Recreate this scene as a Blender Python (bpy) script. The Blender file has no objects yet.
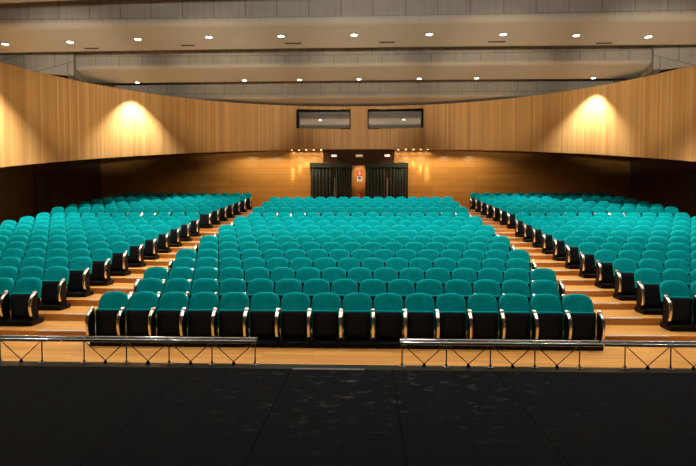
import bpy, math, random
from mathutils import Vector, Matrix
random.seed(7)
C = bpy.context.scene.collection
S = bpy.context.scene
PI = math.pi
EYE = 2.30            # camera height above the floor in front of row one
CAMX = 0.41
F = 531.0             # focal length in pixels of the 696 px wide frame
R = 0.130             # riser
P = 0.93              # row pitch
W = 0.547             # seat pitch

# ------------------------------------------------------------------ materials
def newmat(name):
    m = bpy.data.materials.new(name); m.use_nodes = True
    nt = m.node_tree
    b = nt.nodes['Principled BSDF']
    return m, nt, b
def node(nt, t, **kw):
    n = nt.nodes.new(t)
    for k, v in kw.items():
        if k.startswith('i_'):
            n.inputs[k[2:].replace('_', ' ')].default_value = v
        else:
            setattr(n, k, v)
    return n
def link(nt, a, ao, b, bi): nt.links.new(a.outputs[ao], b.inputs[bi])
def plain(name, col, rough=0.5, metal=0.0, var=0.12, scale=8.0, spec=0.5):
    m, nt, b = newmat(name)
    tc = node(nt, 'ShaderNodeTexCoord')
    nz = node(nt, 'ShaderNodeTexNoise', i_Scale=scale, i_Detail=4.0)
    link(nt, tc, 'Object', nz, 'Vector')
    r = node(nt, 'ShaderNodeMix', data_type='RGBA')
    r.inputs['A'].default_value = (*[c*(1-var) for c in col], 1)
    r.inputs['B'].default_value = (*[min(1, c*(1+var)) for c in col], 1)
    nt.links.new(nz.outputs['Fac'], r.inputs['Factor'])
    nt.links.new(r.outputs['Result'], b.inputs['Base Color'])
    b.inputs['Roughness'].default_value = rough
    b.inputs['Metallic'].default_value = metal
    b.inputs['Specular IOR Level'].default_value = spec
    return m
def emit(name, col, strength):
    m, nt, b = newmat(name)
    b.inputs['Base Color'].default_value = (*col, 1)
    b.inputs['Emission Color'].default_value = (*col, 1)
    b.inputs['Emission Strength'].default_value = strength
    return m
def planks(name, axes, plank, length, c_lo, c_hi, rough, joint=0.35, grain=(1, 1, 1), bump=0.0, coord='Object', spec=0.5):
    """Wooden boards. axes: (along, across) input letters; plank: board width; length: board length."""
    m, nt, b = newmat(name)
    tc = node(nt, 'ShaderNodeTexCoord')
    sep = node(nt, 'ShaderNodeSeparateXYZ'); link(nt, tc, coord, sep, 'Vector')
    com = node(nt, 'ShaderNodeCombineXYZ')
    nt.links.new(sep.outputs[axes[0]], com.inputs['X']); nt.links.new(sep.outputs[axes[1]], com.inputs['Y'])
    br = node(nt, 'ShaderNodeTexBrick', offset=0.37, squash=1.0)
    br.inputs['Scale'].default_value = 1.0
    br.inputs['Brick Width'].default_value = length; br.inputs['Row Height'].default_value = plank
    br.inputs['Mortar Size'].default_value = plank*0.035; br.inputs['Mortar Smooth'].default_value = 0.3
    br.inputs['Color1'].default_value = (0, 0, 0, 1); br.inputs['Color2'].default_value = (1, 1, 1, 1)
    br.inputs['Mortar'].default_value = (0.5, 0.5, 0.5, 1)
    link(nt, com, 'Vector', br, 'Vector')
    mp = node(nt, 'ShaderNodeMapping'); mp.inputs['Scale'].default_value = grain
    link(nt, com, 'Vector', mp, 'Vector')
    nz = node(nt, 'ShaderNodeTexNoise', i_Scale=1.0, i_Detail=6.0, i_Roughness=0.6)
    link(nt, mp, 'Vector', nz, 'Vector')
    mx = node(nt, 'ShaderNodeMix', data_type='FLOAT'); mx.inputs['Factor'].default_value = 0.5
    nt.links.new(br.outputs['Color'], mx.inputs['A']); nt.links.new(nz.outputs['Fac'], mx.inputs['B'])
    cr = node(nt, 'ShaderNodeValToRGB')
    cr.color_ramp.elements[0].position = 0.18; cr.color_ramp.elements[0].color = (*c_lo, 1)
    cr.color_ramp.elements[1].position = 0.82; cr.color_ramp.elements[1].color = (*c_hi, 1)
    nt.links.new(mx.outputs['Result'], cr.inputs['Fac'])
    dk = node(nt, 'ShaderNodeMix', data_type='RGBA', blend_type='MULTIPLY')
    ml = node(nt, 'ShaderNodeMath', operation='MULTIPLY'); ml.inputs[1].default_value = joint
    nt.links.new(br.outputs['Fac'], ml.inputs[0]); nt.links.new(ml.outputs[0], dk.inputs['Factor'])
    nt.links.new(cr.outputs['Color'], dk.inputs['A']); dk.inputs['B'].default_value = (0.1, 0.06, 0.03, 1)
    nt.links.new(dk.outputs['Result'], b.inputs['Base Color'])
    b.inputs['Roughness'].default_value = rough
    b.inputs['Specular IOR Level'].default_value = spec
    if bump:
        bp = node(nt, 'ShaderNodeBump'); bp.inputs['Strength'].default_value = bump; bp.inputs['Distance'].default_value = 0.02
        nt.links.new(br.outputs['Fac'], bp.inputs['Height']); bp.invert = True
        nt.links.new(bp.outputs['Normal'], b.inputs['Normal'])
    return m

def make_velvet():
    m, nt, b = newmat('teal_velvet')
    tc = node(nt, 'ShaderNodeTexCoord')
    oi = node(nt, 'ShaderNodeObjectInfo')
    ad = node(nt, 'ShaderNodeVectorMath', operation='ADD')
    link(nt, tc, 'Object', ad, 0); nt.links.new(oi.outputs['Random'], ad.inputs[1])
    nz = node(nt, 'ShaderNodeTexNoise', i_Scale=9.0, i_Detail=5.0, i_Roughness=0.65)
    link(nt, ad, 'Vector', nz, 'Vector')
    cr = node(nt, 'ShaderNodeValToRGB')
    cr.color_ramp.elements[0].position = 0.3; cr.color_ramp.elements[0].color = (0.000, 0.210, 0.230, 1)
    cr.color_ramp.elements[1].position = 0.7; cr.color_ramp.elements[1].color = (0.000, 0.302, 0.328, 1)
    nt.links.new(nz.outputs['Fac'], cr.inputs['Fac'])
    nt.links.new(cr.outputs['Color'], b.inputs['Base Color'])
    b.inputs['Roughness'].default_value = 0.95
    b.inputs['Specular IOR Level'].default_value = 0.05
    b.inputs['Sheen Weight'].default_value = 0.5
    b.inputs['Sheen Roughness'].default_value = 0.4
    b.inputs['Sheen Tint'].default_value = (0.02, 0.85, 0.9, 1)
    return m

def make_concrete():
    m, nt, b = newmat('board_marked_concrete')
    tc = node(nt, 'ShaderNodeTexCoord')
    sep = node(nt, 'ShaderNodeSeparateXYZ'); link(nt, tc, 'Object', sep, 'Vector')
    yz = node(nt, 'ShaderNodeMath', operation='SUBTRACT')
    nt.links.new(sep.outputs['Z'], yz.inputs[0]); nt.links.new(sep.outputs['Y'], yz.inputs[1])
    com = node(nt, 'ShaderNodeCombineXYZ')
    nt.links.new(sep.outputs['X'], com.inputs['X']); nt.links.new(yz.outputs[0], com.inputs['Y'])
    br = node(nt, 'ShaderNodeTexBrick', offset=0.42, squash=1.4, squash_frequency=3)
    br.inputs['Scale'].default_value = 1.0
    br.inputs['Brick Width'].default_value = 0.95; br.inputs['Row Height'].default_value = 0.78
    br.inputs['Mortar Size'].default_value = 0.018; br.inputs['Mortar Smooth'].default_value = 0.4
    br.inputs['Color1'].default_value = (0.42, 0.42, 0.42, 1); br.inputs['Color2'].default_value = (0.58, 0.58, 0.58, 1)
    link(nt, com, 'Vector', br, 'Vector')
    n1 = node(nt, 'ShaderNodeTexNoise', i_Scale=1.3, i_Detail=6.0, i_Roughness=0.7); link(nt, tc, 'Object', n1, 'Vector')
    mp = node(nt, 'ShaderNodeMapping'); mp.inputs['Scale'].default_value = (9, 9, 0.6); link(nt, tc, 'Object', mp, 'Vector')
    n2 = node(nt, 'ShaderNodeTexNoise', i_Scale=1.0, i_Detail=3.0); link(nt, mp, 'Vector', n2, 'Vector')
    a = node(nt, 'ShaderNodeMath', operation='ADD'); nt.links.new(n1.outputs['Fac'], a.inputs[0]); nt.links.new(n2.outputs['Fac'], a.inputs[1])
    a2 = node(nt, 'ShaderNodeMath', operation='ADD'); nt.links.new(a.outputs[0], a2.inputs[0]); nt.links.new(br.outputs['Color'], a2.inputs[1])
    d = node(nt, 'ShaderNodeMath', operation='DIVIDE'); nt.links.new(a2.outputs[0], d.inputs[0]); d.inputs[1].default_value = 3.0
    cr = node(nt, 'ShaderNodeValToRGB')
    cr.color_ramp.elements[0].position = 0.32; cr.color_ramp.elements[0].color = (0.23, 0.205, 0.182, 1)
    cr.color_ramp.elements[1].position = 0.68; cr.color_ramp.elements[1].color = (0.36, 0.33, 0.295, 1)
    nt.links.new(d.outputs[0], cr.inputs['Fac'])
    dk = node(nt, 'ShaderNodeMix', data_type='RGBA', blend_type='MULTIPLY')
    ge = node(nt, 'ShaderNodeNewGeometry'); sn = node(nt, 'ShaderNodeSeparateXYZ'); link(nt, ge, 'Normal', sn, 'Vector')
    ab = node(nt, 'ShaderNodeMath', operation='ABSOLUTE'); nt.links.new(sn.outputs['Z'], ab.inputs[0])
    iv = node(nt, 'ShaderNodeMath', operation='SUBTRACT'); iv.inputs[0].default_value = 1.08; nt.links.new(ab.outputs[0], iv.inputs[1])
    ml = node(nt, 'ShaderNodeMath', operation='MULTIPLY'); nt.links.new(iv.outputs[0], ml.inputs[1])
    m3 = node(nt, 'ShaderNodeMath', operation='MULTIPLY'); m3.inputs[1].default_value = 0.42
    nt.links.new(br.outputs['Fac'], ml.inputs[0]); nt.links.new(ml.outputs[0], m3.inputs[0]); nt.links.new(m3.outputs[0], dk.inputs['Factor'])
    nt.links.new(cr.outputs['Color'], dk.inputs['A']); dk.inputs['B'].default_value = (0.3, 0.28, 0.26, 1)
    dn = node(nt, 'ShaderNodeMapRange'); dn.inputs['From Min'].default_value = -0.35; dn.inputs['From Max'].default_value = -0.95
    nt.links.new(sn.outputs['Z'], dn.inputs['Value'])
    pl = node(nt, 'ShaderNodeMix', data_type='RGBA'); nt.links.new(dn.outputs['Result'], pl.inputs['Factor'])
    nt.links.new(dk.outputs['Result'], pl.inputs['A']); pl.inputs['B'].default_value = (0.425, 0.405, 0.370, 1)  # downward faces coloured lighter, standing in for light from below
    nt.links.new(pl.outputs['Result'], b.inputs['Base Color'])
    b.inputs['Roughness'].default_value = 0.85
    return m

def make_stage():
    m, nt, b = newmat('black_stage_mat')
    tc = node(nt, 'ShaderNodeTexCoord')
    mp = node(nt, 'ShaderNodeMapping'); mp.inputs['Scale'].default_value = (2.2, 3.6, 1); link(nt, tc, 'Object', mp, 'Vector')
    n1 = node(nt, 'ShaderNodeTexNoise', i_Scale=2.6, i_Detail=5.0, i_Roughness=0.62); link(nt, mp, 'Vector', n1, 'Vector')
    n2 = node(nt, 'ShaderNodeTexNoise', i_Scale=0.6, i_Detail=2.0); link(nt, tc, 'Object', n2, 'Vector')
    cr = node(nt, 'ShaderNodeValToRGB')
    cr.color_ramp.elements[0].position = 0.56; cr.color_ramp.elements[0].color = (0, 0, 0, 1)
    cr.color_ramp.elements[1].position = 0.72; cr.color_ramp.elements[1].color = (1, 1, 1, 1)
    nt.links.new(n1.outputs['Fac'], cr.inputs['Fac'])
    # scuffs thin out away from the middle of the stage
    gr = node(nt, 'ShaderNodeTexGradient', gradient_type='SPHERICAL')
    mg = node(nt, 'ShaderNodeMapping'); mg.inputs['Location'].default_value = (-0.25, -2.55, 0); mg.inputs['Scale'].default_value = (0.42, 0.52, 0.5)
    link(nt, tc, 'Object', mg, 'Vector'); link(nt, mg, 'Vector', gr, 'Vector')
    ml = node(nt, 'ShaderNodeMath', operation='MULTIPLY'); nt.links.new(cr.outputs['Color'], ml.inputs[0]); nt.links.new(gr.outputs['Fac'], ml.inputs[1])
    ml2 = node(nt, 'ShaderNodeMath', operation='MULTIPLY'); nt.links.new(ml.outputs[0], ml2.inputs[0]); ml2.inputs[1].default_value = 0.8
    br = node(nt, 'ShaderNodeTexBrick', offset=0.0)
    br.inputs['Brick Width'].default_value = 1.0; br.inputs['Row Height'].default_value = 40.0; br.inputs['Scale'].default_value = 1.0
    br.inputs['Mortar Size'].default_value = 0.006
    mb = node(nt, 'ShaderNodeMapping'); mb.inputs['Location'].default_value = (0.35, 20, 0); link(nt, tc, 'Object', mb, 'Vector'); link(nt, mb, 'Vector', br, 'Vector')
    mx = node(nt, 'ShaderNodeMix', data_type='RGBA')
    nt.links.new(ml2.outputs[0], mx.inputs['Factor'])
    mx.inputs['A'].default_value = (0.0095, 0.0105, 0.0125, 1); mx.inputs['B'].default_value = (0.16, 0.16, 0.16, 1)
    dk = node(nt, 'ShaderNodeMix', data_type='RGBA')
    nt.links.new(br.outputs['Fac'], dk.inputs['Factor']); nt.links.new(mx.outputs['Result'], dk.inputs['A']); dk.inputs['B'].default_value = (0.002, 0.002, 0.002, 1)
    nt.links.new(dk.outputs['Result'], b.inputs['Base Color'])
    b.inputs['Roughness'].default_value = 0.85
    b.inputs['Specular IOR Level'].default_value = 0.06
    return m

M = {}
M['teal'] = make_velvet()
M['black'] = plain('black_seat_plastic', (0.0035, 0.0035, 0.0042), 0.5, var=0.2, spec=0.10)
M['under'] = plain('black_seat_underside', (0.011, 0.0135, 0.018), 0.5, var=0.25, scale=25, spec=0.10)
M['plinth'] = plain('black_plinth', (0.004, 0.004, 0.0045), 0.5, spec=0.12)
M['shell'] = plain('dark_back_shell', (0.012, 0.012, 0.012), 0.5)
M['chrome'] = plain('polished_metal', (0.90, 0.84, 0.74), 0.27, 1.0, var=0.03)
M['rail'] = plain('rail_chrome', (0.82, 0.83, 0.85), 0.20, 1.0, var=0.04)
M['darkmetal'] = plain('dark_steel', (0.08, 0.08, 0.085), 0.35, 0.8, var=0.1)
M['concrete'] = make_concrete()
M['stage'] = make_stage()
M['gloss'] = plain('black_gloss_edge', (0.018, 0.034, 0.034), 0.32, var=0.2, spec=0.12)
M['tape'] = plain('pale_edge_strip', (0.30, 0.31, 0.31), 0.5)
M['floor'] = planks('oak_floor_boards', ('X', 'Y'), 0.09, 1.3, (0.47, 0.200, 0.046), (0.70, 0.365, 0.100), 0.34, 0.3, (1.6, 26, 1), spec=0.3)
M['riser'] = planks('oak_riser_boards', ('X', 'Z'), 0.30, 1.4, (0.46, 0.185, 0.042), (0.66, 0.305, 0.080), 0.34, 0.3, (1.5, 16, 1), spec=0.3)
M['nosing'] = plain('pale_step_nosing', (0.60, 0.54, 0.46), 0.4, var=0.06)
M['parapet'] = planks('oak_slat_cladding', ('Y', 'X'), 0.085, 60.0, (0.45, 0.232, 0.074), (0.66, 0.385, 0.140), 0.42, 0.55, (0.35, 20, 1), bump=0.25, coord='UV')
M['backwall'] = planks('varnished_wall_panels', ('X', 'Z'), 0.34, 2.4, (0.36, 0.175, 0.045), (0.46, 0.240, 0.066), 0.25, 0.35, (0.8, 11, 1), bump=0.05)
M['sidewall'] = planks('varnished_side_panels', ('Y', 'Z'), 0.34, 2.4, (0.045, 0.022, 0.008), (0.08, 0.04, 0.014), 0.30, 0.4, (0.8, 11, 1))  # boards darkened to stand in for shade under the hanging wall
M['darkpanel'] = plain('dark_brown_panel', (0.060, 0.026, 0.009), 0.6, spec=0.1)
M['curtain'] = plain('black_curtain_cloth', (0.012, 0.017, 0.0158), 0.9, var=0.3, scale=20)
M['doorwood'] = plain('brown_door_wood', (0.16, 0.06, 0.022), 0.45)
M['doordark'] = plain('dark_door', (0.03, 0.017, 0.008), 0.5)
M['red'] = plain('signal_red', (0.60, 0.035, 0.018), 0.4)
M['white'] = plain('white_print', (0.75, 0.75, 0.74), 0.5, var=0.02)
M['handle'] = plain('satin_handle', (0.5, 0.49, 0.47), 0.4, 0.1)
M['blue'] = plain('blue_print', (0.03, 0.05, 0.22), 0.5, var=0.05)
M['lamp'] = emit('lit_lens', (1.0, 0.96, 0.98), 14.0)
M['warmlamp'] = emit('lit_warm_lens', (1.0, 0.72, 0.34), 12.0)
M['exitlamp'] = emit('lit_white_diffuser', (1.0, 0.93, 0.82), 0.75)
M['dimlamp'] = emit('dim_diffuser', (1.0, 0.85, 0.7), 0.14)
M['ring'] = plain('lamp_ring', (0.35, 0.33, 0.30), 0.4, 0.3)
M['slot'] = plain('dark_slot', (0.03, 0.027, 0.024), 0.8)
M['frame'] = plain('black_window_reveal', (0.003, 0.003, 0.003), 0.8, spec=0.05)
m, nt, b = newmat('reflective_booth_glass')
tc = node(nt, 'ShaderNodeTexCoord'); nz = node(nt, 'ShaderNodeTexNoise', i_Scale=0.8); link(nt, tc, 'Object', nz, 'Vector')
cr = node(nt, 'ShaderNodeValToRGB'); cr.color_ramp.elements[0].color = (0.70, 0.70, 0.70, 1); cr.color_ramp.elements[1].color = (0.80, 0.80, 0.80, 1)
nt.links.new(nz.outputs['Fac'], cr.inputs['Fac']); nt.links.new(cr.outputs['Color'], b.inputs['Base Color'])
b.inputs['Metallic'].default_value = 0.75; b.inputs['Roughness'].default_value = 0.05
M['glass'] = m

# ------------------------------------------------------------------ mesh helpers
class MB:
    def __init__(s): s.v = []; s.f = []; s.m = []; s.sm = []
    def add(s, verts, faces, mi=0, smooth=False):
        o = len(s.v); s.v += [tuple(p) for p in verts]
        for f in faces: s.f.append(tuple(o+i for i in f)); s.m.append(mi); s.sm.append(smooth)
    def box(s, x0, x1, y0, y1, z0, z1, mi=0, bev=0.0):
        if bev <= 0:
            s.add([(x0,y0,z0),(x1,y0,z0),(x1,y1,z0),(x0,y1,z0),(x0,y0,z1),(x1,y0,z1),(x1,y1,z1),(x0,y1,z1)],
                  [(0,3,2,1),(4,5,6,7),(0,1,5,4),(1,2,6,5),(2,3,7,6),(3,0,4,7)], mi)
        else:
            b = bev   # chamfered box: rings
            ring = lambda i, z: [(x0+i,y0,z),(x1-i,y0,z),(x1,y0+i,z),(x1,y1-i,z),(x1-i,y1,z),(x0+i,y1,z),(x0,y1-i,z),(x0,y0+i,z)]
            inn = lambda z: [(x0+b,y0+b,z),(x1-b,y0+b,z),(x1-b,y0+b,z),(x1-b,y1-b,z),(x1-b,y1-b,z),(x0+b,y1-b,z),(x0+b,y1-b,z),(x0+b,y0+b,z)]
            s.loft([inn(z0), ring(b, z0+b), ring(b, z1-b), inn(z1)], True, True, mi)
    def loft(s, rings, cap0=False, cap1=False, mi=0, smooth=False, closed=True):
        n = len(rings[0]); vs = [p for r in rings for p in r]; fs = []
        for k in range(len(rings)-1):
            for i in range(n if closed else n-1):
                j = (i+1) % n
                fs.append((k*n+i, k*n+j, (k+1)*n+j, (k+1)*n+i))
        if cap0: fs.append(tuple(reversed(range(n))))
        if cap1: fs.append(tuple((len(rings)-1)*n+i for i in range(n)))
        s.add(vs, fs, mi, smooth)
    def tube(s, pts, r, seg=10, mi=0, caps=True):
        pts = [Vector(p) for p in pts]; rings = []
        for i, p in enumerate(pts):
            a = pts[max(0, i-1)]; b = pts[min(len(pts)-1, i+1)]
            d = (b-a).normalized()
            u = d.cross(Vector((0,0,1)) if abs(d.z) < 0.9 else Vector((1,0,0))).normalized(); w = d.cross(u)
            rings.append([tuple(p + r*(math.cos(t)*u + math.sin(t)*w)) for t in [2*PI*k/seg for k in range(seg)]])
        s.loft(rings, caps, caps, mi, True)
    def lathe(s, prof, c=(0,0,0), seg=16, mi=0):
        rings = [[(c[0]+r*math.cos(2*PI*k/seg), c[1]+r*math.sin(2*PI*k/seg), c[2]+z) for k in range(seg)] for r, z in prof]
        s.loft(rings, True, True, mi, True)
    def join(s, o, mat=None, mi_map=None):
        off = len(s.v)
        s.v += [tuple(mat @ Vector(p)) if mat else p for p in o.v]
        for f, mi, sm in zip(o.f, o.m, o.sm):
            s.f.append(tuple(off+i for i in f)); s.m.append(mi_map[mi] if mi_map else mi); s.sm.append(sm)
    def mesh(s, name, mats):
        me = bpy.data.meshes.new(name); me.from_pydata(s.v, [], s.f); me.update()
        for mt in (mats if isinstance(mats, list) else [mats]): me.materials.append(mt)
        me.polygons.foreach_set('material_index', s.m)
        me.polygons.foreach_set('use_smooth', s.sm)
        import bmesh
        bm = bmesh.new(); bm.from_mesh(me); bmesh.ops.remove_doubles(bm, verts=bm.verts, dist=1e-5)
        bmesh.ops.recalc_face_normals(bm, faces=bm.faces); bm.to_mesh(me); bm.free()
        me.set_sharp_from_angle(angle=math.radians(38))
        return me
    def build(s, name, mats, parent=None, loc=None):
        o = bpy.data.objects.new(name, s.mesh(name, mats)); C.objects.link(o)
        if parent: o.parent = parent
        if loc: o.location = loc
        return o
def tag(o, label=None, cat=None, group=None, kind=None):
    for k, v in (('label', label), ('category', cat), ('group', group), ('kind', kind)):
        if v: o[k] = v
    return o
def empty(name, loc=(0,0,0), rz=0.0):
    o = bpy.data.objects.new(name, None); C.objects.link(o); o.location = loc; o.rotation_euler = (0,0,rz); o.empty_display_size = 0.1
    return o
def struct(mb, name, mats, label=None):
    o = mb.build(name, mats); o['kind'] = 'structure'
    if label: o['label'] = label
    return o
def kids(o): return [c for c in C.objects if c.parent == o]

# ------------------------------------------------------------------ setting: floors
def zrow(n): return R*(n-1)
def yb(n): return 9.40 + P*(n-1)              # back-top line of lower row n
UY0, UZ0 = 21.60, 1.67
def yu(n): return UY0 + P*(n-1)
def zu(n): return UZ0 + R*(n-1)
XW = 14.5
mb = MB(); mb.box(-XW, XW, 5.41, yb(1)+0.1, -0.2, 0.0); struct(mb, 'floor', M['floor'])
steps = []
for n in range(2, 13):
    steps.append((yb(n-1)+0.10, yb(n)+0.10, zrow(n)))
steps.append((yb(12)+0.10, yu(1)-P+0.10, zrow(13)))
for n in range(1, 8):
    steps.append((yu(n)-P+0.10, (yu(n)+0.10 if n < 7 else 29.4), zu(n)))
tn = 0
for i, (y0, y1, z) in enumerate(steps):
    mb = MB(); z0 = z-0.2
    mb.add([(-XW,y0,z0),(XW,y0,z0),(XW,y0,z),(-XW,y0,z)], [(0,1,2,3)], 1)
    mb.add([(-XW,y0,z),(XW,y0,z),(XW,y1,z),(-XW,y1,z)], [(0,1,2,3)], 0)
    mb.add([(-XW,y1,z0),(XW,y1,z0),(XW,y1,z),(-XW,y1,z)], [(3,2,1,0)], 1)
    mb.add([(-XW,y0,z0),(XW,y0,z0),(XW,y1,z0),(-XW,y1,z0)], [(3,2,1,0)], 1)
    struct(mb, 'floor_terrace', [M['floor'], M['riser']])
    for sx in (-1, 1):
        tn += 1
        mb = MB(); xa, xb = (4.46, 5.72)
        mb.box(min(sx*xa, sx*xb), max(sx*xa, sx*xb), y0-0.012, y0+0.045, z-0.022, z+0.006, 0, 0.004)
        struct(mb, 'trim_%d' % tn, M['nosing'])
# stage
YE = 5.39; ZS = 0.75
mb = MB(); mb.box(-9, 9, -4.0, 5.20, 0.55, ZS); struct(mb, 'floor_stage', M['stage'])
mb = MB(); mb.box(-9, 9, 5.20, YE, -0.2, ZS-0.002, 0, 0.012); struct(mb, 'trim_stage_edge', M['gloss'])
mb = MB(); mb.box(-0.34, 0.375, 5.187, 5.225, ZS-0.001, ZS+0.004, 0, 0.001); tag(mb.build('edge_strip', M['tape']), 'pale thin strip lying along the stage edge between the two railings', 'strip')

# ------------------------------------------------------------------ setting: walls
YB = 29.20
mb = MB(); mb.box(-XW, XW, YB, YB+0.3, 0, 9.2); struct(mb, 'wall_back', M['backwall'])
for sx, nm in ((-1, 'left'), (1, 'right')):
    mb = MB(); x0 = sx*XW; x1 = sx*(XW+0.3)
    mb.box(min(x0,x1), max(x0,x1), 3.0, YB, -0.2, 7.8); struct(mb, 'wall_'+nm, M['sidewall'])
    mb = MB()
    poly = [(14.45, 3.0), (14.45, 19.3), (11.2, 20.75), (11.85, 23.4), (12.40, 29.2)]
    ins = [(sx*x, y) for x, y in poly]; outs = [(sx*(x+0.3), y) for x, y in poly]
    mb.loft([[(x,y,7.72) for x,y in ins], [(x,y,11.5) for x,y in ins], [(x,y,11.5) for x,y in outs], [(x,y,7.72) for x,y in outs]], mi=0, closed=False)
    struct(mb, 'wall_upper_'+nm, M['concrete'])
# hanging curved oak wall
PA, PBB, PY, PN = 13.7, 13.58, 14.0, 2.2
def par(t):   # t in -1..1 along the curve; superellipse
    a = (1-abs(t))*PI/2
    sx = -1 if t < 0 else 1
    return (sx*PA*abs(math.cos(a))**(2/PN), PY + PBB*abs(math.sin(a))**(2/PN))
def pbot(y): return 5.60 - 0.19*(27.58-y)
PT = 7.79
pts = []
for i in range(2001):
    pts.append(par(-1+2*i/2000))
pts = [(-PA, 4.0)] + pts + [(PA, 4.0)]
# resample with forced columns at the window jambs
WIN = [(-3.27, -0.52), (0.40, 3.22)]
WZ0, WZ1 = 6.64, 7.62
res = [pts[0]]; acc = 0
marks = [x for w in WIN for x in w]
for a, b2 in zip(pts, pts[1:]):
    acc += math.dist(a, b2)
    hit = [mx for mx in marks if a[0] < mx <= b2[0] and abs(a[0]) < 5]
    if hit or acc > 0.25:
        res.append((hit[0], b2[1]) if hit else b2); acc = 0
if res[-1] != pts[-1]: res.append(pts[-1])
# outward normals
def off(i, d):
    a = res[max(0, i-1)]; b2 = res[min(len(res)-1, i+1)]
    tx, ty = b2[0]-a[0], b2[1]-a[1]; l = math.hypot(tx, ty)
    return (res[i][0] - ty/l*d, res[i][1] + tx/l*d)
me = bpy.data.meshes.new('wall_gallery'); V = []; FC = []; UV = []; 
u = 0; us = [0]
for a, b2 in zip(res, res[1:]): u += math.dist(a, b2); us.append(u)
def quad(p, uv): 
    o = len(V); V.extend(p); FC.append((o,o+1,o+2,o+3)); UV.extend(uv)
for i in range(len(res)-1):
    (xa, ya), (xb, yb_) = res[i], res[i+1]
    inwin = any(w[0]-1e-6 <= min(xa,xb) and max(xa,xb) <= w[1]+1e-6 for w in WIN) and ya > 20
    spans = [(None, WZ0), (WZ1, PT)] if inwin else [(None, PT)]
    for z0, z1 in spans:
        za = pbot(ya) if z0 is None else z0; zb = pbot(yb_) if z0 is None else z0
        quad([(xa,ya,za),(xb,yb_,zb),(xb,yb_,z1),(xa,ya,z1)], [(us[i],za),(us[i+1],zb),(us[i+1],z1),(us[i],z1)])
    oa, ob = off(i, 0.14), off(i+1, 0.14)
    za, zb = pbot(ya), pbot(yb_)
    quad([(xa,ya,za),(oa[0],oa[1],za),(ob[0],ob[1],zb),(xb,yb_,zb)], [(us[i],0),(us[i],.14),(us[i+1],.14),(us[i+1],0)])
    quad([(xa,ya,PT),(xb,yb_,PT),(ob[0],ob[1],PT),(oa[0],oa[1],PT)], [(us[i],0),(us[i+1],0),(us[i+1],.14),(us[i],.14)])
    if not inwin:
        quad([(oa[0],oa[1],za),(oa[0],oa[1],PT),(ob[0],ob[1],PT),(ob[0],ob[1],zb)], [(us[i],za),(us[i],PT),(us[i+1],PT),(us[i+1],zb)])
me.from_pydata(V, [], FC); uvl = me.uv_layers.new(name='UVMap')
for k, uvv in enumerate(UV): uvl.data[k].uv = uvv
me.materials.append(M['parapet'])
o = bpy.data.objects.new('wall_gallery', me); C.objects.link(o); o['kind'] = 'structure'; o['label'] = 'curved oak slat wall hanging over the rear seats'
# soffit behind the hanging wall, a plane that follows the rake
mb = MB(); inner = []; outer = []
for i, (x, y) in enumerate(res):
    ox, oy = off(i, 0.10); inner.append((ox, oy, pbot(oy)+0.03))
    k = max(abs(ox)/XW, 1e-6)
    if y > 20 and abs(x) < 12.2: outer.append((x*1.02, YB, pbot(YB)+0.03))
    else: outer.append((math.copysign(XW, x), min(y, YB), pbot(min(y, YB))+0.03))
mb.loft([inner, outer], closed=False); struct(mb, 'ceiling_soffit', M['darkpanel'])

# control booth windows
for k, (xa, xb) in enumerate(WIN):
    ysill = min(par(1 - 2*0.5)[1], 27.58) if False else 27.58
    mb = MB(); d0, d1 = 27.46, 28.02
    mb.box(xa-0.02, xa+0.03, d0+0.06, d1, WZ0, WZ1); mb.box(xb-0.03, xb+0.02, d0+0.06, d1, WZ0, WZ1)
    mb.box(xa, xb, d0+0.10, d1, WZ1-0.03, WZ1+0.02); mb.box(xa, xb, d0+0.10, d1, WZ0-0.02, WZ0+0.02)
    fr = mb.build('window_%d' % (k+1), M['frame']); fr['kind'] = 'structure'; fr['label'] = ('left' if k == 0 else 'right')+' control booth window in the oak wall'
    mb = MB(); mb.box(xa+0.02, xb-0.02, d1-0.02, d1, WZ0, WZ1)
    mb.build('pane', M['glass'], fr)

# ceiling slab and concrete baffles
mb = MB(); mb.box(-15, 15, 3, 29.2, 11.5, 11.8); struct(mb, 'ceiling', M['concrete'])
def baffle(name, prof, half, sag, tilt=0.0, seg=36):
    mb = MB(); rings = []
    for i in range(seg+1):
        x = -half + 2*half*i/seg
        dy = sag*(x/12.0)**2 + tilt*x
        rings.append([(x, y+dy, z) for y, z in prof])
    mb.loft(rings, True, True, 0, True)
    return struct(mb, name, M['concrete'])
def prof(y0, y1, h, up=11.5, rad=0.55):
    p = [(y0, up), (y0, h+rad)]
    for k in range(1, 7):
        a = k/6*PI/2
        p.append((y0 + 1.6*rad*(1-math.cos(a)), h + rad*(1-math.sin(a))))
    p += [(y1-0.03, h), (y1, h+0.03), (y1, h+0.22), (y1-0.6, h+0.9), (y1-0.6, up)]
    return p
H1, H2 = EYE+5.65, EYE+5.75
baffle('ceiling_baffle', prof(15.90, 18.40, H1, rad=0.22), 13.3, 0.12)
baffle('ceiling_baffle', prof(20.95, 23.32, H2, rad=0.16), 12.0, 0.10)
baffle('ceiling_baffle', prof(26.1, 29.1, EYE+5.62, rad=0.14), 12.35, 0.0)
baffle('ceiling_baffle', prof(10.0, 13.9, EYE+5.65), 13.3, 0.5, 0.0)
baffle('ceiling_baffle', prof(4.5, 8.4, EYE+5.65), 13.3, 0.3)

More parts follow.
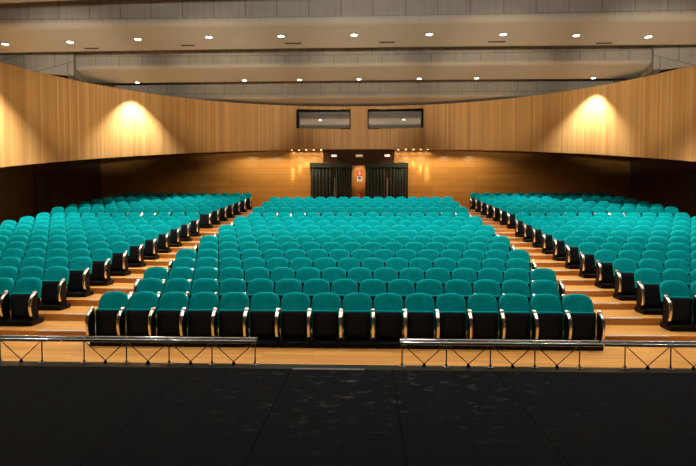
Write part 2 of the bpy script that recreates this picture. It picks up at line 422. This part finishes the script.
# ------------------------------------------------------------------ lamps in the ceiling
def spot(loc, power, size=118, blend=0.55, col=(1.0, 0.91, 0.78), rot=(0,0,0), rad=0.05):
    l = bpy.data.lights.new('lamp', 'SPOT'); l.energy = power; l.spot_size = math.radians(size); l.spot_blend = blend
    l.color = col; l.shadow_soft_size = rad
    o = bpy.data.objects.new('lamp_beam', l); C.objects.link(o); o.location = loc; o.rotation_euler = rot
    return o
ORD = ['zeroth','first','second','third','fourth','fifth','sixth','seventh','eighth','ninth','tenth','eleventh','twelfth','thirteenth','fourteenth','fifteenth','sixteenth']
def downlight(x, y, z, label, group, power, size=108, blend=0.6, r=0.10, lean=0, fwd=0, col=(1.0, 0.91, 0.78)):
    t = empty('ceiling_light', (x, y, z)); tag(t, label, 'ceiling light', group)
    mb = MB(); mb.lathe([(r+0.035, 0.0), (r+0.035, -0.012), (r, -0.02), (r, -0.012), (r-0.01, 0.0)]); mb.build('ring', M['ring'], t)
    mb = MB(); mb.lathe([(r, -0.004), (r*0.97, -0.014), (0.0005, -0.022)]); mb.build('lens', M['lamp'], t)
    sp = spot((0, 0, -0.06), power, size, blend, col=col, rot=(math.radians(fwd), math.radians(lean), 0)); sp.parent = t
def px2x(px, z): return (px-368)*z/F + CAMX
def ycam(zc, x): return zc + 0.0378*(x-CAMX)
L1 = [(10,45),(74,43),(141,40.3),(211,38.3),(282,37.2),(354,36.1),(428,35.5),(501,35.5),(573,36.5),(644,37.8)]
for i, (px, py) in enumerate(L1):
    z = 1.010*5.63*F/(213-py); x = px2x(px, z); y = ycam(z, x)
    downlight(x, y, H1-0.002, 'round downlight in the front concrete ceiling beam, %s from left end' % ORD[i+1], 'downlights in the front ceiling beam', 2900 if i in (0, 9) else 900, 100 if i in (0, 9) else 116, 0.9, lean={0: 16, 9: -16}.get(i, 0))
L2 = [135, 245, 300, 359, 418, 474, 588]
for i, px in enumerate(L2):
    x = px2x(px, 23.12); y = 23.22 if i in (0, 6) else 23.04
    downlight(x, y, H2-0.002, 'smaller downlight in the second concrete ceiling beam, %s from left end' % ORD[i+1], 'downlights in the second ceiling beam', 2000 if i in (0, 6) else 800, 88 if i in (0, 6) else 108, 0.85, r=0.09, lean={0: 1, 6: 7}.get(i, 0), fwd=3 if i in (0, 6) else 0, col=(1.0, 0.94, 0.84))
for x in (-10.5, -7.5, -4.5, -1.5, 1.5, 4.5, 7.5, 10.5):
    spot((x, 13.0, EYE+5.55), 690, 100); spot((x, 7.6, EYE+5.55), 320, 100)
for x in (-5.0, 0.0, 5.0):      # unseen fill lamps added on the stage to brighten the ceiling
    spot((x, -1.5, 3.0), 2700, 58, 0.7, (1.0, 0.96, 0.90), (math.radians(90+31), 0, 0), 0.30)
for k in range(-3, 4):          # unseen lamps added behind the camera to brighten the curved oak wall
    spot((0.8*k, -1.5, 3.0), [9000, 11500, 13500, 14500][abs(k)], 15, 0.8, [(1.0, 0.80, 0.50), (1.0, 0.82, 0.54), (1.0, 0.87, 0.66), (1.0, 0.88, 0.70)][abs(k)], (math.radians(90+9.6), 0, math.radians(-11*k)), 0.25)
for i, (x0, x1, y) in enumerate([(88,102,50),(183,197,47),(286,302,45),(379,394,44),(486,503,43.5),(593,608,44.8)]):
    z = 1.004*5.65*F/(213-y); xa, xb = px2x(x0, z), px2x(x1, z); yy = min(ycam(z, xa), 18.28)
    mb = MB(); mb.box(xa, xb, yy-0.05, yy+0.05, H1-0.014, H1+0.004, 0, 0.003)
    tag(mb.build('ceiling_vent', M['slot']), 'thin dark air slot in the front ceiling beam, %s from left end' % ORD[i+1], 'vent', 'air slots in the front ceiling beam')

ZF0 = zu(7)
# ------------------------------------------------------------------ back wall: curtained doors, signs, spots
mb = MB(); mb.box(px2x(354.5, 29.15), px2x(365, 29.15), YB-0.02, YB, ZF0, 4.9); struct(mb, 'trim_door_post', M['riser'])  # lighter oak panel put in for the light falling on the post
mb = MB(); mb.box(px2x(323, 29.1), px2x(394, 29.1), YB-0.04, YB, 4.9, 5.95); struct(mb, 'trim_door_head', M['darkpanel'])  # dark panel standing in for shade on the wall above the doors
ZF = zu(7)
for k, (xa, xb, side) in enumerate([(px2x(310, 28.95), px2x(352, 28.95), 'left'), (px2x(365, 28.95), px2x(408, 28.95), 'right')]):
    xm = px2x(334.5 if k == 0 else 387.2, 29.0)
    # door leaf behind the curtain
    mb = MB(); mb.box(xa+0.15, xb-0.15, YB-0.05, YB, ZF, 4.85, 0, 0.01)
    d = mb.build('door_%d' % (k+1), M['doorwood']); d['kind'] = 'structure'
    mb = MB(); mb.tube([(xm, YB-0.09, ZF+0.55), (xm, YB-0.09, 4.22)], 0.035, 10); mb.build('door_handle', M['handle'], d)
    t = empty('door_curtain', (xm, YB-0.20, ZF)); tag(t, '%s black pleated curtain with pelmet hanging over the back doors' % side, 'curtain', 'curtains over the back doors')
    mb = MB(); mb.box(xa-xm, xb-xm, -0.12, 0.14, 2.31, 2.58, 0, 0.02); mb.build('pelmet', M['curtain'], t)
    for q, (pa, pb) in enumerate([(xa+0.02, xm-0.075), (xm+0.075, xb-0.02)]):
        mb = MB(); rings = []
        n = 64
        for z in (0.01, 0.8, 1.6, 2.32):
            fl = 1.0 - 0.15*z/2.3
            rings.append([(pa-xm+(pb-pa)*i/n, fl*(0.05*math.sin(i/n*2*PI*6.5+q) + 0.012*math.sin(i/n*2*PI*15+2*q+z)), z) for i in range(n+1)])
        mb.loft(rings, mi=0, smooth=True, closed=False)
        o = mb.build('curtain_panel', M['curtain'], t)
        md = o.modifiers.new('thick', 'SOLIDIFY'); md.thickness = 0.008
for i, (x, mat, lb) in enumerate([(px2x(334, 29.1), 'exitlamp', 'small lit emergency lamp above the left curtained door'), (px2x(359.2, 29.1), 'dimlamp', 'dim unlit lamp on the dark panel midway between both curtained doors'), (px2x(387, 29.1), 'exitlamp', 'small lit emergency lamp above the right curtained door')]):
    t = empty('emergency_lamp', (x, YB-0.04, EYE+57*29.1/F)); tag(t, lb, 'lamp', 'lamps over the back doors')
    w = 0.14 if i != 1 else 0.18
    mb = MB(); mb.box(-w-0.02, w+0.02, -0.05, 0, -0.075, 0.075, 0, 0.01); mb.build('housing', M['ring'], t)
    mb = MB(); mb.box(-w, w, -0.062, -0.045, -0.055, 0.055, 0, 0.005); mb.build('diffuser', M[mat], t)
# red extinguisher sign and blue-white sign
t = empty('fire_sign', (-0.05, YB-0.024, 4.49)); tag(t, 'small red sign with white extinguisher symbol between the curtains', 'sign')
mb = MB(); mb.box(-0.14, 0.14, -0.012, 0.004, -0.15, 0.15, 0, 0.003); mb.build('plate', M['red'], t)
mb = MB(); mb.box(-0.045, 0.035, -0.018, -0.012, -0.10, 0.05); mb.box(-0.02, 0.012, -0.018, -0.012, 0.05, 0.09); mb.box(-0.07, 0.06, -0.018, -0.012, 0.085, 0.11); mb.build('symbol', M['white'], t)
t = empty('notice_sign', (-0.05, YB-0.024, 4.15)); tag(t, 'small white and blue notice sign below the red fire sign', 'sign')
mb = MB(); mb.box(-0.14, 0.14, -0.012, 0.004, -0.155, 0.155, 0, 0.003); mb.build('plate', M['white'], t)
mb = MB(); mb.box(-0.09, 0.07, -0.018, -0.012, 0.0, 0.13); mb.build('symbol', M['blue'], t)
mb = MB(); mb.box(-0.11, 0.11, -0.018, -0.012, -0.135, -0.115); mb.box(-0.04, 0.0, -0.018, -0.012, -0.09, -0.03); mb.build('symbol', M['red'], t)
t = empty('fire_extinguisher', (-0.08, YB-0.147, 2.86)); tag(t, 'red fire extinguisher mounted on the wall between the two curtains', 'fire extinguisher')
mb = MB(); mb.lathe([(0.075, 0.0), (0.085, 0.02), (0.085, 0.42), (0.07, 0.49), (0.03, 0.53)]); mb.build('cylinder', M['red'], t)
mb = MB(); mb.lathe([(0.028, 0.53), (0.028, 0.57), (0.018, 0.585)]); mb.box(-0.10, 0.03, -0.015, 0.015, 0.585, 0.605); mb.box(-0.09, 0.02, -0.012, 0.012, 0.63, 0.645); mb.build('valve_handle', M['darkmetal'], t)
mb = MB(); mb.tube([(0.02,-0.01,0.56),(0.10,-0.02,0.52),(0.125,-0.02,0.35),(0.10,-0.02,0.15)], 0.014, 8); mb.build('hose', M['black'], t)
mb = MB(); mb.box(-0.05, 0.05, 0.083, 0.126, 0.1, 0.4, 0, 0.005); mb.build('wall_bracket', M['darkmetal'], t)
mb = MB(); mb.box(-0.05, 0.05, -0.0885, -0.07, 0.16, 0.30, 0, 0.003); mb.build('label_patch', M['white'], t)
# row of warm spots under the hanging wall
for s, xs in (('left', [-3.73, -3.33, -2.94, -2.54, -2.14]), ('right', [2.03, 2.44, 2.85, 3.24, 3.61])):
    for i, x in enumerate(xs):
        zz = pbot(28.86)+0.03
        t = empty('wall_spotlight', (x, 28.86, zz-0.07))
        k = i if s == 'right' else 4-i
        tag(t, 'warm spotlight under oak wall %s of the curtains, %s counting outward' % (s, ORD[k+1]), 'spotlight', 'spotlights beside the back doors')
        mb = MB(); mb.lathe([(0.045, 0.0), (0.05, -0.01), (0.05, -0.08), (0.042, -0.085)]); mb.build('housing', M['ring'], t)
        mb = MB(); mb.lathe([(0.040, -0.080), (0.036, -0.094), (0.0005, -0.10)]); mb.build('lens', M['warmlamp'], t)
        sp = spot((0, 0, -0.13), 7, 150, 0.3, (1.0, 0.74, 0.40), (math.radians(10), 0, 0), 0.03); sp.parent = t
        tilt = [50, 44, 27, 20, 16][k]
        sp = spot((0, 0, -0.13), [22, 36, 130, 300, 460][k], 13, 0.9, (1.0, 0.84, 0.50), (math.radians(tilt), 0, 0), 0.03); sp.parent = t
for x in (-6.2, -4.8, -3.5, -2.6, 2.5, 3.4, 4.7, 6.1):          # unseen washers added behind the hanging wall to widen the back wall glow
    spot((x, 27.95, 5.64), 105, 162, 0.3, (1.0, 0.78, 0.46), (0, 0, 0), 0.05)
spot((-0.06, 27.95, 5.64), 170, 32, 0.6, (1.0, 0.80, 0.52), (math.radians(44), 0, 0), 0.04)  # unseen lamp added to light the door post and signs
for sx in (-1, 1):             # unseen lamps added to lift the rear side seats and outer aisles
    for x, y, pw, an in ((8.2, 25.4, 80, 96), (10.9, 24.6, 80, 96), (13.3, 21.2, 70, 62)):
        spot((sx*x, y, pbot(y)-0.03), pw, an, 0.8)
# dark side doors under the hanging wall
for sx, s, k in ((-1, 'left', 3), (1, 'right', 4)):
    mb = MB(); x0, x1 = sx*(XW-0.05), sx*XW; zb = zu(3)
    mb.box(min(x0,x1), max(x0,x1), 23.3, 24.5, zb, zb+2.1, 0, 0.01)
    d = mb.build('door_%d' % k, M['doordark']); d['kind'] = 'structure'
    mb = MB(); x0, x1 = sx*(XW-0.10), sx*(XW-0.05); mb.box(min(x0,x1), max(x0,x1), 23.45, 23.55, zb+0.95, zb+1.4, 0, 0.015); mb.build('door_handle', M['darkmetal'], d)

# ------------------------------------------------------------------ stage railings
def railing(xa, xb, posts, label, joint):
    t = empty('stage_railing', ((xa+xb)/2, 5.33, ZS)); tag(t, label, 'railing', 'low railings along the stage edge')
    cx = (xa+xb)/2; H = 0.254
    for dy, dz in ((-0.040, -0.008), (0.036, 0.003)):
        mb = MB(); mb.tube([(xa-cx, dy, H+dz), (xb-cx, dy, H+dz)], 0.0165, 12); mb.build('top_rail', M['rail'], t)
    for p in posts:
        mb = MB(); mb.tube([(p-cx, 0, 0.012), (p-cx, 0, H-0.002)], 0.0065, 8)
        mb.box(p-cx-0.012, p-cx+0.012, -0.045, 0.045, H-0.014, H+0.012, 0, 0.003)
        po = mb.build('post', M['darkmetal'], t)
        mb = MB(); mb.lathe([(0.038, 0.0), (0.038, 0.006), (0.014, 0.012), (0.014, 0.03)], (p-cx, 0, 0)); mb.build('foot', M['rail'], po)
    for p, q in zip(posts, posts[1:]):
        m_ = (p+q)/2-cx
        mb = MB(); mb.tube([(p-cx, 0, H-0.02), (m_, 0, 0.03)], 0.005, 8); mb.build('brace', M['darkmetal'], t)
        mb = MB(); mb.tube([(q-cx, 0, H-0.02), (m_, 0, 0.03)], 0.005, 8); mb.build('brace', M['darkmetal'], t)
        mb = MB(); mb.lathe([(0.018, 0.0), (0.018, 0.012), (0.009, 0.034)], (m_, 0, 0)); mb.build('clamp', M['black'], t)
    return t
railing(-4.70, -2.735, [-4.745+0.1, -4.30, -3.855, -3.41, -2.965], 'left outer chrome railing segment cut by the left frame edge', 0)
railing(-2.72, -0.72, [-2.52, -2.075, -1.63, -1.185, -0.74], 'left inner chrome railing ending beside the pale edge strip', 0)
railing(0.735, 2.725, [0.755, 1.20, 1.64, 2.08, 2.52], 'right inner chrome railing in front of the right half of front row', 0)
railing(2.745, 4.75, [2.965, 3.41, 3.855, 4.30, 4.70], 'right outer chrome railing segment cut by the right frame edge', 0)

# ------------------------------------------------------------------ the tip-up seat
def sq(x, n): return math.copysign(abs(x)**n, x)
def back_outline(w, z0, z1, n=20):
    """closed outline in (x, z): straight sides, softly arched top"""
    pts = [(-w/2, z0), (w/2, z0)]
    zc = z1 - 0.19
    for k in range(n+1):
        a = PI*k/n
        pts.append((w/2*sq(math.cos(a), 0.70), zc + 0.19*sq(math.sin(a), 0.75)))
    return pts
def seat_back():
    mb = MB(); z0, z1 = 0.50, 0.885; w = 0.515
    def ring(sc, y, dz=0.0):
        o = []
        zc = 0.66
        for x, z in back_outline(w, z0, z1):
            X = x*sc; Zz = zc + (z-zc)*sc + dz
            Xs = X*(1.0 + 0.05*(0.885-Zz)/0.385 - 0.02)       # a little wider at the bottom
            lean = -0.16 + 0.145*(Zz-z0)/(z1-z0)
            o.append((Xs, lean + y, Zz))
        return o
    mb.loft([ring(0.90, 0.060), ring(0.985, 0.052), ring(1.0, 0.030), ring(1.0, 0.008), ring(0.975, -0.012), ring(0.93, -0.020), ring(0.7, -0.026), ring(0.35, -0.030)], True, True, 0, True)
    # rear face gets the shell material
    n = len(back_outline(w, z0, z1))
    for i in range(len(mb.f)):
        if i < n: mb.m[i] = 1
    mb.m[-2] = 1
    return mb
def seat_cushion():
    mb = MB()
    def ring(y, zi, sc):
        w0, w1 = 0.478*sc, 0.494*sc
        za, zb = 0.115+zi, 0.607-zi
        b = 0.022
        return [(-w0/2+b, y, za), (w0/2-b, y, za), (w0/2, y, za+b), (w1/2, y, zb-b), (w1/2-b, y, zb), (-w1/2+b, y, zb), (-w1/2, y, zb-b), (-w0/2, y, za+b)]
    mb.loft([ring(-0.255, 0.008, 0.985), ring(-0.247, 0.0, 1.0), ring(-0.20, 0.0, 1.0), ring(-0.165, 0.02, 0.95), ring(-0.150, 0.06, 0.8)], True, True, 0, True)
    return mb
def seat_under():
    mb = MB()
    def ring(y, i):
        w0, w1 = 0.432-2*i, 0.446-2*i
        za, zb = 0.120+i, 0.588-i; b = 0.02
        return [(-w0/2+b, y, za), (w0/2-b, y, za), (w0/2, y, za+b), (w1/2, y, zb-b), (w1/2-b, y, zb), (-w1/2+b, y, zb), (-w1/2, y, zb-b), (-w0/2, y, za+b)]
    mb.loft([ring(-0.250, 0.0), ring(-0.266, 0.0), ring(-0.274, 0.008), ring(-0.280, 0.09)], True, True, 0)
    return mb
def dcurve(n=16):
    """front curve of the side panel, from the foot up to the arm tip: list of (y, z)"""
    out = []
    for k in range(n+1):
        t = k/n; z = 0.10 + 0.525*t
        y = -0.375 - 0.115*math.sin(PI*min(1, t*0.86+0.06))**0.9
        if t > 0.80: y += 0.11*((t-0.80)/0.20)**2
        out.append((y, z))
    return out
def side_panel(x):
    mb = MB(); fr = dcurve()
    o = fr + [(-0.30, 0.635), (-0.255, 0.625), (-0.235, 0.50), (-0.235, 0.10)]
    h = 0.020
    mb.loft([[(x-h+0.006, y*0.98-0.006, z) for y, z in o], [(x-h, y, z) for y, z in o], [(x+h, y, z) for y, z in o], [(x+h-0.006, y*0.98-0.006, z) for y, z in o]], True, True, 0)
    return mb
def trim_strip(x):
    mb = MB(); fr = dcurve(22)[4:]
    fr = fr + [(-0.335, 0.640), (-0.30, 0.646)]
    rings = []
    for i, (y, z) in enumerate(fr):
        t = i/(len(fr)-1)
        h = 0.024 + 0.013*max(0.0, (t-0.35)/0.65)
        if 0.40 < t < 0.5: h *= 0.8
        a = fr[max(0, i-1)]; b2 = fr[min(len(fr)-1, i+1)]
        dy, dz = b2[0]-a[0], b2[1]-a[1]; l = math.hypot(dy, dz); ny, nz = -dz/l, dy/l
        q = 0.008
        rings.append([(x-h, y-ny*0.006, z-nz*0.006), (x-h*0.85, y+ny*q*0.6, z+nz*q*0.6), (x-h*0.4, y+ny*q*1.3, z+nz*q*1.3), (x+h*0.4, y+ny*q*1.3, z+nz*q*1.3), (x+h*0.85, y+ny*q*0.6, z+nz*q*0.6), (x+h, y-ny*0.006, z-nz*0.006)])
    mb.loft(rings, True, True, 0, True)
    return mb
def plinth():
    mb = MB()
    mb.box(-W/2+0.022, W/2+0.018, -0.455, -0.05, 0.0, 0.105, 0, 0.014)
    mb.box(-0.20, 0.20, -0.24, -0.10, 0.10, 0.52)          # dark spine that carries the back
    return mb
SRC = {k: f for k, f in (('backrest', seat_back()), ('seat', seat_cushion()), ('seat_underside', seat_under()),
       ('side_panel', side_panel(W/2)), ('metal_trim', trim_strip(W/2)), ('plinth', plinth()), ('end_panel', side_panel(-W/2)), ('end_trim', trim_strip(-W/2)))}
MESH = {'backrest': SRC['backrest'].mesh('backrest', [M['teal'], M['shell']]), 'seat': SRC['seat'].mesh('seat', M['teal']),
        'seat_underside': SRC['seat_underside'].mesh('seat_underside', M['under']), 'side_panel': SRC['side_panel'].mesh('side_panel', M['black']),
        'metal_trim': SRC['metal_trim'].mesh('metal_trim', M['chrome']), 'plinth': SRC['plinth'].mesh('plinth', M['plinth']),
        'end_panel': SRC['end_panel'].mesh('side_panel', M['black']), 'end_trim': SRC['end_trim'].mesh('metal_trim', M['chrome'])}
def mk(name, mesh, parent):
    o = bpy.data.objects.new(name, mesh); C.objects.link(o); o.parent = parent; return o
proto = [None]
def place_seat(s):
    t = empty('theatre_seat', (s['x'], s['y'], s['z']), s['rz'])
    tag(t, s['label'], 'seat', s['group'])
    mk('backrest', MESH['backrest'], t)
    c = mk('seat', MESH['seat'], t); u_ = mk('seat_underside', MESH['seat_underside'], c); u_['label'] = 'black seat underside'
    p_ = mk('side_panel', MESH['side_panel'], t); tr = mk('metal_trim', MESH['metal_trim'], p_); tr['label'] = 'shiny curved metal trim'
    mk('plinth', MESH['plinth'], t)
    if s['first']:
        p_ = mk('side_panel', MESH['end_panel'], t); tr = mk('metal_trim', MESH['end_trim'], p_); tr['label'] = 'shiny curved metal trim'
    return t

# every seat of the hall as a spec
seats = []
def spec(x, y, z, rz, first, label, group, row): seats.append(dict(x=x, y=y, z=z, rz=rz, first=first, label=label, group=group, row=row))
def rowname(n): return 'front' if n == 1 else ORD[n]
for n in range(1, 13):
    k = 16 if n % 2 else 15
    for i in range(k):
        x = (i-(k-1)/2)*W - 0.05 + 0.0075*(n-1)
        lab = ('teal tip-up seat, %s from left end of the front centre-block row' % ORD[i+1]) if n == 1 else \
              ('teal tip-up seat, %s from left end of %s centre-block row from front' % (ORD[i+1], ORD[n]))
        spec(x, yb(n)-0.02, zrow(n), 0.0, i == 0, lab, 'seats of the centre block in front of the cross aisle', ('c', n))
for n in range(1, 6):
    k = 16 if n % 2 else 15
    for i in range(k):
        spec((i-(k-1)/2)*W + 0.06, yu(n)-0.02, zu(n), 0.0, i == 0, 'teal tip-up seat, %s from left end of %s centre row behind cross aisle' % (ORD[i+1], ORD[n]), 'seats of the centre block behind the cross aisle', ('u', n))
TH = math.radians(2.0)
for sx, nm in ((-1, 'left'), (1, 'right')):
    for n in range(2, 13):
        xin = (6.33 - 0.022*(n-2)) if sx < 0 else (6.22 - 0.020*(n-2))
        for k in range(11):
            x = sx*(xin + k*0.558*math.cos(TH)); y = yb(n)-0.02 - k*0.558*math.sin(TH)
            first = (k == 10) if sx < 0 else (k == 0)
            spec(x, y, zrow(n), -sx*TH, first, 'teal tip-up seat, %s from inner aisle in %s %s-block row from front' % (ORD[k+1], ORD[n-1] if n > 2 else 'first', nm), 'seats of the %s block in front of the cross aisle' % nm, (nm, n))
    for n in range(1, 8):
        xin = 6.22 - 0.068*(n-1)
        for k in range(12):
            x = sx*(xin + k*0.564); first = (k == 11) if sx < 0 else (k == 0)
            spec(x, yu(n)-0.02, zu(n), 0.0, first, 'teal tip-up seat, %s from inner aisle in %s %s-block row behind cross aisle' % (ORD[k+1], ORD[n], nm), 'seats of the %s block behind the cross aisle' % nm, (nm+'u', n))
# how large each shows in the photo
def proj(x, y, z):
    yaw = math.radians(2.16); dx, dy, dz = x-CAMX, y, z-EYE
    zc = dy*math.cos(yaw) - dx*math.sin(yaw); xc = dx*math.cos(yaw) + dy*math.sin(yaw)
    pit = math.radians(2.16); Z = zc*math.cos(pit) - dz*math.sin(pit); Yv = dz*math.cos(pit) + zc*math.sin(pit)
    return 348 + F*xc/Z, 233 - F*Yv/Z, Z
tops = {}
for s in seats:
    px, py, Z = proj(s['x'], s['y'], s['z']+0.885); s['px'] = px
    wpx = W*F/Z
    zz = s['z']+0.885
    blk, n = s['row']
    if (blk == 'c' and n == 1) or (blk in ('left', 'right') and n == 2): hv = 0.885*F/Z
    else:
        py2 = proj(s['x'], s['y']-P*(2.0 if (blk != 'c' and n == 1) else 1.0), zz-R*(2.0 if (blk != 'c' and n == 1) else 1.0))[1]
        hv = max(0.0, py2-py)
    end_inner = blk in ('left', 'right', 'leftu', 'rightu') and abs(abs(s['x']) - 6.0) < 0.36
    if end_inner: hv = max(hv, 0.75*F/Z*0.7)
    vis = max(0.0, min(1.0, (min(px+wpx/2, 696)-max(px-wpx/2, 0))/wpx))
    s['area'] = wpx*hv*vis
seats.sort(key=lambda s: -s['area'])
near, rest = seats[:300], seats[300:]
for s in near: place_seat(s)
rest = [s for s in rest if s['area'] > 0 or -120 < s['px'] < 816]
mass = MB()
mmap = {'backrest': {0: 0, 1: 1}, 'seat': {0: 0}, 'seat_underside': {0: 2}, 'side_panel': {0: 3}, 'metal_trim': {0: 4}, 'plinth': {0: 5}, 'end_panel': {0: 3}, 'end_trim': {0: 4}}
for s in rest:
    mt = Matrix.Translation((s['x'], s['y'], s['z'])) @ Matrix.Rotation(s['rz'], 4, 'Z')
    for k in ('backrest', 'seat', 'seat_underside', 'side_panel', 'metal_trim', 'plinth') + (('end_panel', 'end_trim') if s['first'] else ()):
        mass.join(SRC[k], mt, mmap[k])
me = bpy.data.meshes.new('distant_seats'); me.from_pydata(mass.v, [], mass.f)
for k in ('teal', 'shell', 'under', 'black', 'chrome', 'plinth'): me.materials.append(M[k])
me.polygons.foreach_set('material_index', mass.m); me.polygons.foreach_set('use_smooth', mass.sm); me.update()
import bmesh
bm = bmesh.new(); bm.from_mesh(me); bmesh.ops.recalc_face_normals(bm, faces=bm.faces); bm.to_mesh(me); bm.free()
me.set_sharp_from_angle(angle=math.radians(38))
o = bpy.data.objects.new('distant_seats', me); C.objects.link(o)
tag(o, 'distant massed teal tip-up seats filling the rearmost rows below the oak wall', 'seats', None, 'stuff')
print('SEATS', len(seats), 'near', len(near), 'rest', len(rest), sorted({s['row'] for s in rest}))

# ------------------------------------------------------------------ camera, world, colour
cam = bpy.data.cameras.new('camera'); cam.sensor_width = 36.0; cam.lens = F/696*36.0; cam.clip_end = 200
co = bpy.data.objects.new('camera', cam); C.objects.link(co)
co.location = (CAMX, 0.0, EYE)
co.rotation_euler = (math.radians(90-2.16), 0, math.radians(2.16))
S.camera = co
w = bpy.data.worlds.new('world'); S.world = w; w.use_nodes = True
w.node_tree.nodes['Background'].inputs[0].default_value = (0.012, 0.011, 0.010, 1)
w.node_tree.nodes['Background'].inputs[1].default_value = 1.0
S.view_settings.view_transform = 'Standard'
S.view_settings.look = 'None'
S.view_settings.exposure = 0.12
S.cycles.use_denoising = True
S.cycles.max_bounces = 6
S.cycles.sample_clamp_indirect = 4.0
